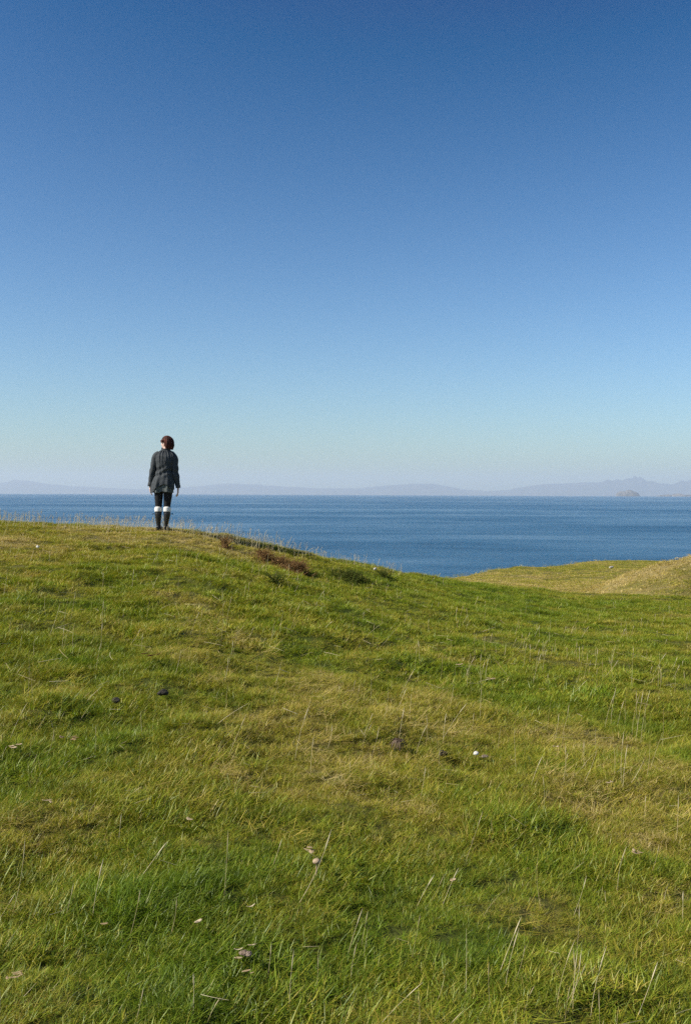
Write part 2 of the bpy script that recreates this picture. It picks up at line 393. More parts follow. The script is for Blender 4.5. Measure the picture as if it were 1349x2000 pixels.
class Ribbons:
    def __init__(s): s.v = []; s.f = []; s.a = []
    def blade(s, base, az, L, wd, phi0, kap, segs, val, twist=0.0, roll=0.0):
        """grass blade: bends from phi0 off vertical by kap over its length, towards azimuth az"""
        p = np.array(base, float); phi = phi0; n0 = len(s.v)
        dx, dy = math.sin(az), math.cos(az)
        sa = az + math.pi / 2 + roll
        for k in range(segs + 1):
            t = k / segs
            wk = wd * (1 - t**1.8) * (0.75 + 0.5 * t if t < .5 else 1.0)
            b = sa + twist * t
            sx, sy = math.sin(b), math.cos(b)
            if k < segs:
                s.v.append((p[0] - sx * wk / 2, p[1] - sy * wk / 2, p[2])); s.v.append((p[0] + sx * wk / 2, p[1] + sy * wk / 2, p[2]))
                s.a += [val, val]
            else:
                s.v.append(tuple(p)); s.a.append(val)
            ph = phi + kap * (t + 0.5 / segs)
            st = L / segs
            p = p + np.array([dx * math.sin(ph) * st, dy * math.sin(ph) * st, math.cos(ph) * st])
        for k in range(segs - 1):
            a = n0 + 2 * k; s.f.append((a, a + 1, a + 3, a + 2))
        a = n0 + 2 * (segs - 1); s.f.append((a, a + 1, a + 2))
    def mesh(s, name, mat):
        me = bpy.data.meshes.new(name); me.from_pydata(s.v, [], s.f); me.update()
        at = me.attributes.new('blade', 'FLOAT', 'POINT'); at.data.foreach_set('value', np.array(s.a, np.float32))
        me.materials.append(mat); me.shade_smooth()
        return me

rnd = random.Random(7)
TUFT_COL = bpy.data.collections.new('turf_tufts')       # source shapes, not linked to the scene
def add_tuft(i, n, rad, Lr, wr, segs, phi=(0.55, 1.40), kap=(-0.1, 0.9), drybias=0.0, longs=0.0):
    rb = Ribbons()
    for k in range(n):
        q = rad * math.sqrt(rnd.random()); th = rnd.uniform(0, 6.2832)
        base = (q * math.cos(th), q * math.sin(th), -0.012)
        # blades lean with the wind towards +x (azimuth 90 deg) with a wide spread
        az = rnd.gauss(1.2, 2.2)
        L = rnd.uniform(*Lr) * (0.6 + 0.6 * rnd.random())
        v = min(1, max(0, rnd.gauss(0.43 + drybias, 0.27)))
        if rnd.random() < 0.10: v = rnd.uniform(0.75, 1.05)
        if rnd.random() < longs: L *= rnd.uniform(1.5, 2.3); v = rnd.uniform(0.3, 1.0)
        rb.blade(base, az, L, rnd.uniform(*wr), rnd.uniform(*phi), rnd.uniform(*kap), segs, v, rnd.uniform(-.8, .8), rnd.uniform(-.7, .7))
    o = bpy.data.objects.new('tuft_%03d' % i, rb.mesh('tuft_%03d' % i, GRASS_M)); TUFT_COL.objects.link(o)
NV = 10
for i in range(NV): add_tuft(i, 62, 0.060, (0.034, 0.070), (0.0020, 0.0034), 3, longs=0.018)                       # near turf
for i in range(NV, 2 * NV): add_tuft(i, 50, 0.085, (0.036, 0.070), (0.0036, 0.0060), 2)                # middle distance
for i in range(2 * NV, 3 * NV): add_tuft(i, 60, 0.34, (0.05, 0.11), (0.016, 0.03), 2)                # far slope
for i in range(3 * NV, 3 * NV + 6): add_tuft(i, 60, 0.055, (0.06, 0.11), (0.0020, 0.0034), 4, (0.45, 1.1), (0.4, 1.5), -0.1)   # lush clump
def add_mat(i):                                                                                      # flattened dead straw
    rb = Ribbons()
    for k in range(26):
        q = 0.09 * math.sqrt(rnd.random()); th = rnd.uniform(0, 6.2832)
        rb.blade((q * math.cos(th), q * math.sin(th), rnd.uniform(0.015, 0.05)), rnd.gauss(1.3, 1.0), rnd.uniform(0.05, 0.14), rnd.uniform(0.0018, 0.0035),
                 rnd.uniform(1.0, 1.5), rnd.uniform(-0.2, 0.5), 3, rnd.uniform(0.62, 1.0), rnd.uniform(-1, 1), rnd.uniform(-.5, .5))
    o = bpy.data.objects.new('tuft_%03d' % i, rb.mesh('tuft_%03d' % i, GRASS_M)); TUFT_COL.objects.link(o)
for i in range(3 * NV + 6, 3 * NV + 10): add_mat(i)

rg = np.random.default_rng(5)
def wedge(r0, r1, dens, amin, amax, margin=1.2):
    """points spread evenly over the ground seen by the camera, plus a strip on both sides"""
    am = math.atan2(margin, r0); A0, A1 = amin - am * 0.8, amax + am * 0.8
    n = int(dens * 0.5 * (A1 - A0) * (r1 * r1 - r0 * r0))
    r = np.sqrt(rg.uniform(r0 * r0, r1 * r1, n)); a = rg.uniform(A0, A1, n)
    return r * np.sin(a), r * np.cos(a)
HA = 0.345
P = []   # x, y, variant, scale, tint, tilt
def put(x, y, lo, n, s0, s1, lush=False, tint_off=0.0, hi_boost=True):
    d = dryness(x, y); m = len(x)
    hvar = 1 + 0.60 * fbm(x, y, 0.38, 31, 2) + 0.25 * fbm(x, y, 1.6, 32, 2)
    sc_ = rg.uniform(s0, s1, m) * (1 - 0.45 * np.minimum(lip(x, y) / 0.135, 1)) * (np.clip(hvar, .5, 1.7) * (1.18 - 0.45 * d) if hi_boost else 1)
    tint = np.clip(d + tint_off + rg.normal(0, 0.07, m), -0.1, 1.1)
    P.append(np.stack([x, y, rg.integers(lo, lo + n, m).astype(float), sc_, tint], 1))
for (r0, r1, dn) in ((2.2, 5, 880), (5, 8, 680)):
    x, y = wedge(r0, r1, dn, -HA, HA); put(x, y, 0, NV, 0.62, 1.08)
for (r0, r1, dn) in ((8, 13, 340), (13, 20, 250), (20, 35, 140)):
    x, y = wedge(r0, r1, dn, -HA, HA); put(x, y, NV, NV, 0.72, 1.12)
x, y = wedge(34, 75, 16, 0.05, HA + .05); put(x, y, 2 * NV, NV, 0.6, 1.1, hi_boost=False)
x, y = wedge(75, 165, 5, 0.05, HA + .05); put(x, y, 2 * NV, NV, 0.8, 1.3, hi_boost=False)
# lush clumps gather where the turf is greenest
x, y = wedge(2.2, 16, 90, -HA, HA)
g = dryness(x, y) + rg.uniform(-.10, .10, len(x)) < 0.16; put(x[g], y[g], 3 * NV, 6, 0.55, 1.0, tint_off=-0.05, hi_boost=False)
# dead straw where it is driest
x, y = wedge(2.2, 9, 60, -HA, HA)
g = dryness(x, y) + rg.uniform(-.25, .25, len(x)) > 0.58; put(x[g], y[g], 3 * NV + 6, 4, 0.7, 1.2, hi_boost=False)
# longer grass round the boots of the person on the crest
a_ = rg.uniform(0, 6.283, 60); q_ = 0.05 + 0.24 * rg.uniform(0, 1, 60)
put(-3.262 + 1.3 * q_ * np.cos(a_), 17.77 + q_ * np.sin(a_), NV, NV, 0.9, 1.3, tint_off=0.15)
P = np.concatenate(P)
PZ = H(P[:, 0], P[:, 1])
pm = bpy.data.meshes.new('grass')
pm.vertices.add(len(P)); pm.vertices.foreach_set('co', np.stack([P[:, 0], P[:, 1], PZ], 1).astype(np.float32).ravel())
def pattr(n, t, v):
    a = pm.attributes.new(n, t, 'POINT'); a.data.foreach_set('vector' if t == 'FLOAT_VECTOR' else 'value', v)
e = 0.06
sx = (H(P[:, 0] + e, P[:, 1]) - H(P[:, 0] - e, P[:, 1])) / (2 * e); sy = (H(P[:, 0], P[:, 1] + e) - H(P[:, 0], P[:, 1] - e)) / (2 * e)
rotz = rg.normal(0, 1.8, len(P))
pattr('rot', 'FLOAT_VECTOR', np.stack([np.arctan(sy), -np.arctan(sx), rotz], 1).astype(np.float32).ravel())
pattr('scl', 'FLOAT', P[:, 3].astype(np.float32)); pattr('idx', 'INT', P[:, 2].astype(np.int32))
pattr('tint', 'FLOAT', P[:, 4].astype(np.float32)); pattr('rnd', 'FLOAT', rg.uniform(0, 1, len(P)).astype(np.float32))
grass = bpy.data.objects.new('grass', pm); COL.objects.link(grass)
tag(grass, 'short wind combed turf grass in green and straw tones', 'grass', kind='stuff')
def scatter_group():
    ng = bpy.data.node_groups.new('scatter', 'GeometryNodeTree')
    ng.interface.new_socket('Geometry', in_out='INPUT', socket_type='NodeSocketGeometry')
    ng.interface.new_socket('Geometry', in_out='OUTPUT', socket_type='NodeSocketGeometry')
    N, L = ng.nodes, ng.links
    gi = N.new('NodeGroupInput'); go = N.new('NodeGroupOutput')
    ci = N.new('GeometryNodeCollectionInfo'); ci.inputs['Collection'].default_value = TUFT_COL
    ci.inputs['Separate Children'].default_value = True; ci.inputs['Reset Children'].default_value = True
    ip = N.new('GeometryNodeInstanceOnPoints'); ip.inputs['Pick Instance'].default_value = True
    def na(n, t):
        a = N.new('GeometryNodeInputNamedAttribute'); a.data_type = t; a.inputs['Name'].default_value = n; return a.outputs['Attribute']
    L.new(gi.outputs[0], ip.inputs['Points']); L.new(ci.outputs[0], ip.inputs['Instance'])
    L.new(na('idx', 'INT'), ip.inputs['Instance Index']); L.new(na('rot', 'FLOAT_VECTOR'), ip.inputs['Rotation'])
    L.new(na('scl', 'FLOAT'), ip.inputs['Scale']); L.new(ip.outputs[0], go.inputs[0])
    return ng
grass.modifiers.new('scatter', 'NODES').node_group = scatter_group()
print('grass tufts', len(P), 'ground', nx, ny)

# ------------------------------------------------------------------ sea air
def haze():
    B, T, Wd = sea_z(42500) - 60, 690.0, 43500.0
    v = [(x, y, z) for z in (B, T) for y in (-Wd, Wd) for x in (-Wd, Wd)]
    f = [(0, 2, 3, 1), (4, 5, 7, 6), (0, 1, 5, 4), (2, 6, 7, 3), (0, 4, 6, 2), (1, 3, 7, 5)]
    m = bpy.data.materials.new('sea_haze'); m.use_nodes = True; N = m.node_tree.nodes; N.clear()
    out = N.new('ShaderNodeOutputMaterial'); pv = N.new('ShaderNodeVolumePrincipled')
    pv.inputs['Color'].default_value = (0.84, 0.92, 1.0, 1); pv.inputs['Density'].default_value = 4.7e-5; pv.inputs['Anisotropy'].default_value = 0.1
    m.node_tree.links.new(pv.outputs[0], out.inputs['Volume'])
    o = mesh_obj('haze', v, f, m, smooth=False)
    return tag(o, 'thin pale sea haze over the water', kind='stuff')
haze()
# ------------------------------------------------------------------ dry seed stems
def stem_material():
    m, nt, N, L, P = new_mat('dry_stem')
    at = N.new('ShaderNodeAttribute'); at.attribute_name = 'blade'
    r = ramp(N, [(0.0, (0.24, 0.19, 0.07)), (0.5, (0.42, 0.34, 0.17)), (1.0, (0.62, 0.53, 0.33))])
    L.new(at.outputs['Fac'], r.inputs[0]); L.new(r.outputs[0], P.inputs['Base Color'])
    P.inputs['Roughness'].default_value = 0.7; P.inputs['Specular IOR Level'].default_value = 0.25
    return m
STEM_M = stem_material()
class Stems:
    def __init__(s): s.v = []; s.f = []; s.a = []
    def tube(s, pts, rads, val, n=3):
        b0 = len(s.v)
        for k, (p, r) in enumerate(zip(pts, rads)):
            q = pts[min(k + 1, len(pts) - 1)] - pts[max(k - 1, 0)]; q = q / (np.linalg.norm(q) + 1e-9)
            u = np.cross(q, (0.3, 1, 0.1)); u = u / (np.linalg.norm(u) + 1e-9); v = np.cross(q, u)
            for j in range(n):
                t = 2 * math.pi * j / n
                s.v.append(tuple(p + r * (math.cos(t) * u + math.sin(t) * v))); s.a.append(val)
        for k in range(len(pts) - 1):
            for j in range(n):
                j2 = (j + 1) % n
                s.f.append((b0 + k * n + j, b0 + k * n + j2, b0 + (k + 1) * n + j2, b0 + (k + 1) * n + j))
    def stem(s, base, tip, rad, head, val, sag=0.0, feather=0):
        base = np.array(base, float); tip = np.array(tip, float); d = tip - base; Ln = np.linalg.norm(d)
        bow = np.array([d[0], d[1], 0]) * 0.0 + np.array([rnd.uniform(-1, 1), rnd.uniform(-1, 1), 0]) * Ln * 0.05
        pts = [base + d * t + bow * math.sin(math.pi * t) * 1.0 + np.array([0, 0, -sag * t * t]) for t in (0, .25, .5, .75, .88, 1.0)]
        s.tube(pts, [rad, rad, rad * .85, rad * .7, rad * .6, rad * .4], val)
        if head > 0:                                   # seed head: slim spindle along the tip
            hl = min(0.30, 0.05 / Ln + 0.10)
            hp = [base + d * t + bow * math.sin(math.pi * t) + np.array([0, 0, -sag * t * t]) for t in (1 - hl, 1 - hl * .7, 1 - hl * .35, 1.0)]
            s.tube(hp, [rad * .7, head, head * .8, rad * .3], min(1, val + .15), 4)
        for k in range(feather):                       # side hairs of a loose panicle
            t = 1 - rnd.uniform(0.0, 0.32); p = base + d * t + bow * math.sin(math.pi * t)
            q = p + np.array([rnd.gauss(0, 1), rnd.gauss(0, 1), rnd.uniform(0.2, 1.6)]) * Ln * 0.07
            s.tube([p, (p + q) / 2, q], [rad * .6, rad * .9, rad * .4], min(1, val + .1))
    def obj(s, name):
        o = mesh_obj(name, s.v, s.f, STEM_M)
        a = o.data.attributes.new('blade', 'FLOAT', 'POINT'); a.data.foreach_set('value', np.array(s.a, np.float32))
        return o

def stalk_span(b, t):
    """base point on the turf and tip point for a stalk seen from pixel b to pixel t"""
    g, d = ground_at(*b)
    L = math.hypot(t[0] - b[0], t[1] - b[1]) * d / FPX
    ang = math.atan2(t[0] - b[0], b[1] - t[1])
    tip = g + Vector((math.sin(ang) * L, rnd.uniform(-.15, .25) * L, math.cos(ang) * L))
    return g - Vector((0, 0, 0.02)), tip, d
st = Stems()
SPANS = [((607, 1510), (612, 1445)), ((187, 1467), (188, 1420)), ((17, 1445), (47, 1380)), ((62, 1432), (90, 1400)), ((432, 1250), (434, 1150)), ((440, 1240), (452, 1165)),
         ((705, 1440), (727, 1395)), ((1192, 1415), (1200, 1345)), ((1180, 1420), (1196, 1355)), ((1240, 1445), (1255, 1355)), ((1233, 1440), (1245, 1360)), ((1250, 1450), (1262, 1350)), ((1246, 1430), (1240, 1352)), ((1215, 1545), (1227, 1465)),
         ((1082, 1440), (1090, 1395)), ((1095, 1435), (1110, 1380)), ((22, 1787), (50, 1650)), ((232, 1645), (239, 1590)), ((252, 1825), (272, 1745)), ((437, 1755), (442, 1642)), ((262, 1995), (278, 1940)),
         ((402, 1995), (428, 1950)), ((565, 1975), (572, 1880)), ((907, 1680), (940, 1590)), ((1107, 1970), (1130, 1870)), ((1112, 1965), (1122, 1880)), ((1085, 1970), (1115, 1855)), ((1100, 1960), (1135, 1890)), ((1118, 1975), (1124, 1870)), ((1205, 1740), (1218, 1660)), ((1152, 1985), (1185, 1880)),
         ((985, 1930), (1010, 1830)), ((1000, 1920), (1020, 1850)), ((676, 1870), (705, 1790)), ((684, 1920), (695, 1850)), ((1320, 1640), (1322, 1560)), ((530, 1690), (550, 1640)), ((860, 1770), (892, 1700)), ((1270, 1700), (1282, 1650)), ((330, 1830), (345, 1760)), ((123, 1800), (140, 1740)), ((820, 1560), (830, 1500))]
for b, t in SPANS:
    B, T_, d = stalk_span(b, t); st.stem(B, T_, 0.0005 + 0.00009 * d, 0.0012 + 0.0001 * d, rnd.uniform(.4, .85))
def loose(n, r0, r1, Lr, rad, head, thr, feather=0, lean=0.5, keep=None, val=(.3, .95)):
    x, y = wedge(r0, r1, 1.0, -HA, HA)
    k = int(n); a = rg.uniform(-HA - .05, HA + .05, k * 4); r = np.sqrt(rg.uniform(r0 * r0, r1 * r1, k * 4))
    x, y = r * np.sin(a), r * np.cos(a)
    cl = fbm(x, y, 1.3, 61, 2) + rg.uniform(-.35, .35, len(x)) > thr
    if keep is not None: cl &= keep(x, y)
    x, y = x[cl][:k], y[cl][:k]; z = H(x, y)
    for i in range(len(x)):
        L = rnd.uniform(*Lr); az = rnd.gauss(1.2, 0.9); ph = abs(rnd.gauss(0, lean))
        tip = (x[i] + math.sin(az) * math.sin(ph) * L, y[i] + math.cos(az) * math.sin(ph) * L, z[i] + math.cos(ph) * L)
        st.stem((x[i], y[i], z[i] - .01), tip, rad * rnd.uniform(.7, 1.2), head if rnd.random() < .55 else 0, rnd.uniform(*val), feather=feather if rnd.random() < .6 else 0)
loose(60, 2.4, 5.0, (.08, .2), .0006, .0013, .05, lean=.5)
loose(150, 5.0, 10.0, (.12, .28), .0011, .0022, .1, lean=.45)
loose(210, 10.0, 17.0, (.08, .2), .0017, .003, .1, lean=.35)
loose(150, 17.0, 30.0, (.07, .16), .0018, .0035, .1, lean=.3)
# pale feathery grass standing along the crest
def crest(x, y):
    a = np.arctan2(x, y); return (np.hypot(x, y) > smooth_interp(a, nA, nD) - 1.6) & (a < 0.06)
loose(900, 16.5, 22.0, (.08, .24), .0019, .0026, -.35, feather=5, lean=.3, keep=crest, val=(.5, 1.0))
def crest2(x, y):
    a = np.arctan2(x, y); return (np.hypot(x, y) > smooth_interp(a, nA, nD) - 1.5) & (a < -0.05)
loose(620, 16.5, 20.5, (.12, .27), .0021, .0028, -.1, feather=6, lean=.3, keep=crest2, val=(.6, 1.0))
# dead straws lying on the turf
def lying(n, r0, r1, Lr, rad):
    for k in range(n):
        a = rnd.uniform(-HA, HA); r = math.sqrt(rnd.uniform(r0 * r0, r1 * r1)); x, y = r * math.sin(a), r * math.cos(a); z = float(H(x, y)) + rnd.uniform(.05, .085)
        az = rnd.gauss(1.3, .8); L = rnd.uniform(*Lr); x2, y2 = x + math.sin(az) * L, y + math.cos(az) * L
        st.stem((x, y, z), (x2, y2, float(H(x2, y2)) + rnd.uniform(.04, .09)), rad * rnd.uniform(.7, 1.3), 0, rnd.uniform(.5, 1))
lying(80, 2.4, 6, (.03, .09), .0007); lying(150, 6, 14, (.06, .16), .0014)
tag(st.obj('dry_grass_stems'), 'thin straw coloured seed stems and dead straws all over the turf', 'dry grass', kind='stuff')
# the stalks that stand out one by one
STALKS = [((575, 1485), (603, 1380), 'tall pale dry stalk leaning over the straw patch in mid field'),
          ((777, 1450), (789, 1385), 'upright dry stalk rising straight out of the brown withered rosette'),
          ((582, 1762), (642, 1635), 'long bent stalk with white seed head beside the tan mushroom'),
          ((260, 1725), (322, 1649), 'dry stalk leaning over the dark green clump, pale head to the right'),
          ((180, 1792), (204, 1682), 'slim straw stalk with seed head just west of the dark green clump'),
          ((970, 1905), (1016, 1815), 'straight straw coloured stalk slanting over a thin cluster of stems near the bottom'),
          ((810, 1770), (844, 1710), 'short slanting stalk with two pale heads in green turf low in the picture'),
          ((377, 1985), (378, 1912), 'upright pale stub of a stalk at the very bottom below the curled leaf'),
          ((1235, 1998), (1282, 1905), 'arching stalk in the bottom right corner of the field'),
          ((1332, 1800), (1333, 1750), 'upright white headed stalk touching the right edge of the picture')]
for b, t, lab in STALKS:
    B, T_, d = stalk_span(b, t); s1 = Stems(); n0 = Vector(B)
    s1.stem((0, 0, 0), T_ - n0, 0.0007 + 0.00009 * d, 0.0018 + 0.00012 * d, 0.8)
    o = s1.obj('grass_stalk'); o.location = n0; tag(o, lab, 'grass stalk', 'tall dry stalks standing out of the turf')

# ------------------------------------------------------------------ bracken and heather
def leaf_mat(name, cols, trans=0.3):
    m, nt, N, L, P = new_mat(name); N.remove(P); out = N['Material Output']
    at = N.new('ShaderNodeAttribute'); at.attribute_name = 'blade'
    r = ramp(N, [(i / (len(cols) - 1), c) for i, c in enumerate(cols)]); L.new(at.outputs['Fac'], r.inputs[0])
    df = N.new('ShaderNodeBsdfDiffuse'); tr = N.new('ShaderNodeBsdfTranslucent'); mx = N.new('ShaderNodeMixShader'); mx.inputs[0].default_value = trans
    L.new(r.outputs[0], df.inputs[0]); L.new(r.outputs[0], tr.inputs[0]); L.new(df.outputs[0], mx.inputs[1]); L.new(tr.outputs[0], mx.inputs[2]); L.new(mx.outputs[0], out.inputs[0])
    return m
BRACKEN_M = leaf_mat('dead_bracken', [(0.10, 0.060, 0.026), (0.25, 0.142, 0.058), (0.42, 0.27, 0.115)])
HEATHER_M = leaf_mat('heather', [(0.03, 0.05, 0.010), (0.09, 0.115, 0.022), (0.19, 0.17, 0.05)])
DEADLEAF_M = leaf_mat('dead_leaf', [(0.20, 0.11, 0.05), (0.42, 0.31, 0.17), (0.62, 0.51, 0.34)], 0.15)
def attr_mesh(name, V, F, A, mat, loc, parent=None, smooth=False):
    o = mesh_obj(name, V, F, mat, parent, smooth); o.location = loc
    a = o.data.attributes.new('blade', 'FLOAT', 'POINT'); a.data.foreach_set('value', np.array(A, np.float32)); return o
def shrub(px, py, wx, wy, h, nf, mat, name, label, cat, flen=(.10, .22), seed=1, leaf=.012, group=None):
    """wiry mound: arching fronds with paired leaflets around a common foot"""
    q = random.Random(seed); g, d = ground_at(px, py)
    root = bpy.data.objects.new(name, None); COL.objects.link(root); root.location = g; root.empty_display_size = .1
    V, F, A = [], [], []; sv_ = Stems()
    for k in range(nf):
        rr = min(1.35, abs(q.gauss(0, .6))); th = q.uniform(0, 6.2832); bx, by = rr * wx * math.cos(th), rr * wy * math.sin(th)
        bz = float(H(g.x + bx, g.y + by)) - g.z
        L = q.uniform(*flen) * (1.1 - .5 * rr); az = q.uniform(0, 6.2832); ph = q.uniform(.1, 1.0); top = h * max(.12, 1 - rr * rr) * q.uniform(.5, 1)
        p0 = np.array([bx, by, bz - .01]); p1 = p0 + np.array([math.sin(az) * .25 * L, math.cos(az) * .25 * L, top * .75 + .03])
        p2 = p1 + np.array([math.sin(az) * math.sin(ph) * L, math.cos(az) * math.sin(ph) * L, math.cos(ph) * L * .5])
        sv_.tube([p0, p1, p2], [.003, .0024, .001], .4)
        sd_ = np.array([math.cos(az), -math.sin(az), 0]); val0 = q.random()
        for j in range(9):
            t = j / 8; c = p1 * (1 - t) + p2 * t if j % 3 else p0 * (1 - t) + p1 * t
            for sg in (-1, 1):
                ll = leaf * q.uniform(1.2, 3.0) * (1.15 - t); dr = sd_ * sg * q.uniform(.5, 1) + np.array([q.gauss(0, .35), q.gauss(0, .35), q.gauss(0, .35)])
                dr /= np.linalg.norm(dr) + 1e-6; u = np.cross(dr, (q.gauss(0, .5), q.gauss(0, .5), 1)); u /= np.linalg.norm(u) + 1e-6
                b = len(V); wv = leaf * q.uniform(.35, .7)
                V += [tuple(c), tuple(c + dr * ll * .5 + u * wv), tuple(c + dr * ll), tuple(c + dr * ll * .5 - u * wv)]; F.append((b, b + 1, b + 2, b + 3))
                A += [min(1, max(0, val0 * .7 + q.uniform(0, .4)))] * 4
    b = len(V); V += sv_.v; F += [tuple(i + b for i in f) for f in sv_.f]; A += sv_.a
    attr_mesh('foliage', V, F, A, mat, (0, 0, 0), root)['kind'] = 'stuff'
    return tag(root, label, cat, group)
BG = 'withered bracken on the slope below the crest'
shrub(516, 1094, .19, .36, .15, 170, BRACKEN_M, 'bracken', 'rust brown bracken tuft at the upper end of the brown strip', 'bracken', seed=1, group=BG)
shrub(547, 1108, .24, .32, .13, 190, BRACKEN_M, 'bracken', 'low brown bracken in the middle of the brown strip', 'bracken', seed=2, group=BG)
shrub(580, 1120, .24, .36, .17, 250, BRACKEN_M, 'bracken', 'largest dark brown bracken mound at the lower end of the brown strip', 'bracken', seed=3, group=BG)
shrub(440, 1071, .09, .18, .17, 70, BRACKEN_M, 'bracken', 'small separate brown bracken tuft high near the crest', 'bracken', seed=4, group=BG)
shrub(538, 1141, .10, .10, .10, 60, HEATHER_M, 'heather', 'small dark tuft just below the brown bracken strip', 'heather', seed=5)
shrub(685, 1134, .50, .7, .10, 380, HEATHER_M, 'heather', 'wide low dark green heather patch beside the bracken', 'heather', seed=6)
shrub(748, 1128, .20, .30, .08, 90, HEATHER_M, 'heather', 'small green bushy tuft on the ridge beside the pale stone', 'heather', seed=7)
shrub(566, 1086, .10, .12, .09, 35, HEATHER_M, 'heather', 'dark green tuft just above the brown bracken near the ridge', 'heather', seed=8)

# ------------------------------------------------------------------ stones, dung, leaves, mushrooms
def lump(name, px, py, size, mat, label, cat, seed=1, n=1, sink=.25, group=None, rough=.45, lift=0.0, spread=.8):
    """weathered stone or dung: one or several noisy lumps grown together"""
    q = random.Random(seed); g, d = ground_at(px, py); bm = bmesh.new()
    for k in range(n):
        off = Vector((0, 0, 0)) if k == 0 else Vector((q.uniform(-1, 1) * size[0] * spread, q.uniform(-1, 1) * size[1] * spread, 0))
        f = 1 if k == 0 else q.uniform(.5, .85)
        vs = bmesh.ops.create_icosphere(bm, subdivisions=3, radius=1)['verts']
        sx_, sy_, sz_ = q.uniform(0, 9), q.uniform(0, 9), q.uniform(0, 9)
        for v in vs:
            c = v.co.copy(); nn = float(fbm(np.array([c.x * 2 + sx_]), np.array([c.y * 2 + c.z * 1.7 + sy_]), 1.4, seed + k, 3)[0])
            c *= 1 + rough * nn
            v.co = Vector((c.x * size[0] * f, c.y * size[1] * f, c.z * size[2] * f)) + off
    me = bpy.data.meshes.new(name); bm.to_mesh(me); bm.free(); me.shade_smooth(); me.materials.append(mat)
    o = bpy.data.objects.new(name, me); COL.objects.link(o); o.location = g + Vector((0, 0, size[2] * (1 - sink) + lift)); o.rotation_euler.z = q.uniform(0, 6)
    return tag(o, label, cat, group)
STONE_M = noise_mat('pale_stone', (0.62, 0.58, 0.50), (0.82, 0.80, 0.74), 25, .8, .3, 90)
GREYSTONE_M = noise_mat('lichen_stone', (0.36, 0.33, 0.28), (0.68, 0.64, 0.56), 14, .9, .5, 60)
DUNG_M = noise_mat('dark_dung', (0.018, 0.015, 0.012), (0.07, 0.058, 0.045), 60, .85, .6, 200)
OLD_M = noise_mat('dry_earth', (0.16, 0.115, 0.08), (0.36, 0.27, 0.20), 50, .95, .8, 160)
MUSH_M = noise_mat('mushroom_cap', (0.30, 0.20, 0.115), (0.48, 0.36, 0.23), 55, .7, .2, 120)
lump('stone', 929, 1486, (.017, .013, .012), STONE_M, 'small bright white stone lying in the green turf', 'stone', 3, lift=.03)
lump('stone', 732, 1116, (.036, .03, .028), GREYSTONE_M, 'pale grey stone on the ridge beside the green tuft', 'stone', 4, lift=.03)
lump('stone', 1193, 1111, (.24, .15, .10), GREYSTONE_M, 'pale boulder alone on the far straw coloured slope', 'stone', 5, n=2, lift=.08)
lump('stone', 74, 1076, (.02, .02, .018), STONE_M, 'tiny white stone high on the slope below the crest, far left', 'stone', 6, lift=.04)
DG = 'dark droppings on the turf'
lump('dung', 321, 1364, (.030, .018, .018), DUNG_M, 'black knobbly dropping in short grass below two fallen straws', 'dung', 7, 4, lift=.022, group=DG)
lump('dung', 227, 1378, (.026, .018, .015), DUNG_M, 'smaller dark dropping beside the darkest green clump', 'dung', 8, 2, lift=.018, group=DG)
lump('dung', 863, 1484, (.024, .018, .018), DUNG_M, 'dark brown dropping between the withered rosette and the white stone', 'dung', 9, 3, lift=.022, group=DG)
lump('dung', 945, 1489, (.022, .014, .008), OLD_M, 'brown crumbly streak right beside the white stone', 'dung', 10, 4, lift=.028, group=DG)
lump('dung', 482, 1898, (.015, .011, .008), OLD_M, 'brown knob of old dung among curled leaves low in the field', 'dung', 11, 4, lift=.04, group=DG)

def mushroom(px, py, r, label):
    g, d = ground_at(px, py); root = bpy.data.objects.new('mushroom', None); COL.objects.link(root); root.location = g
    def lathe(nm, prof, parent):
        n = 20; V = [(rr * math.cos(2 * math.pi * k / n), rr * math.sin(2 * math.pi * k / n), z) for rr, z in prof for k in range(n)]
        F = [(i * n + k, i * n + (k + 1) % n, (i + 1) * n + (k + 1) % n, (i + 1) * n + k) for i in range(len(prof) - 1) for k in range(n)]
        return mesh_obj(nm, V, F, MUSH_M, parent)
    h = .060
    lathe('stem', [(r * .22, 0), (r * .2, h * .6), (r * .18, h)], root)
    lathe('cap', [(r * .12, h * .9), (r * .9, h * .82), (r, h * .95), (r * .92, h + r * .12), (r * .6, h + r * .34), (r * .25, h + r * .42), (.0005, h + r * .43)], root)
    return tag(root, label, 'mushroom')
mushroom(618, 1712, .015, 'round tan mushroom cap at the foot of the long bent stalk')

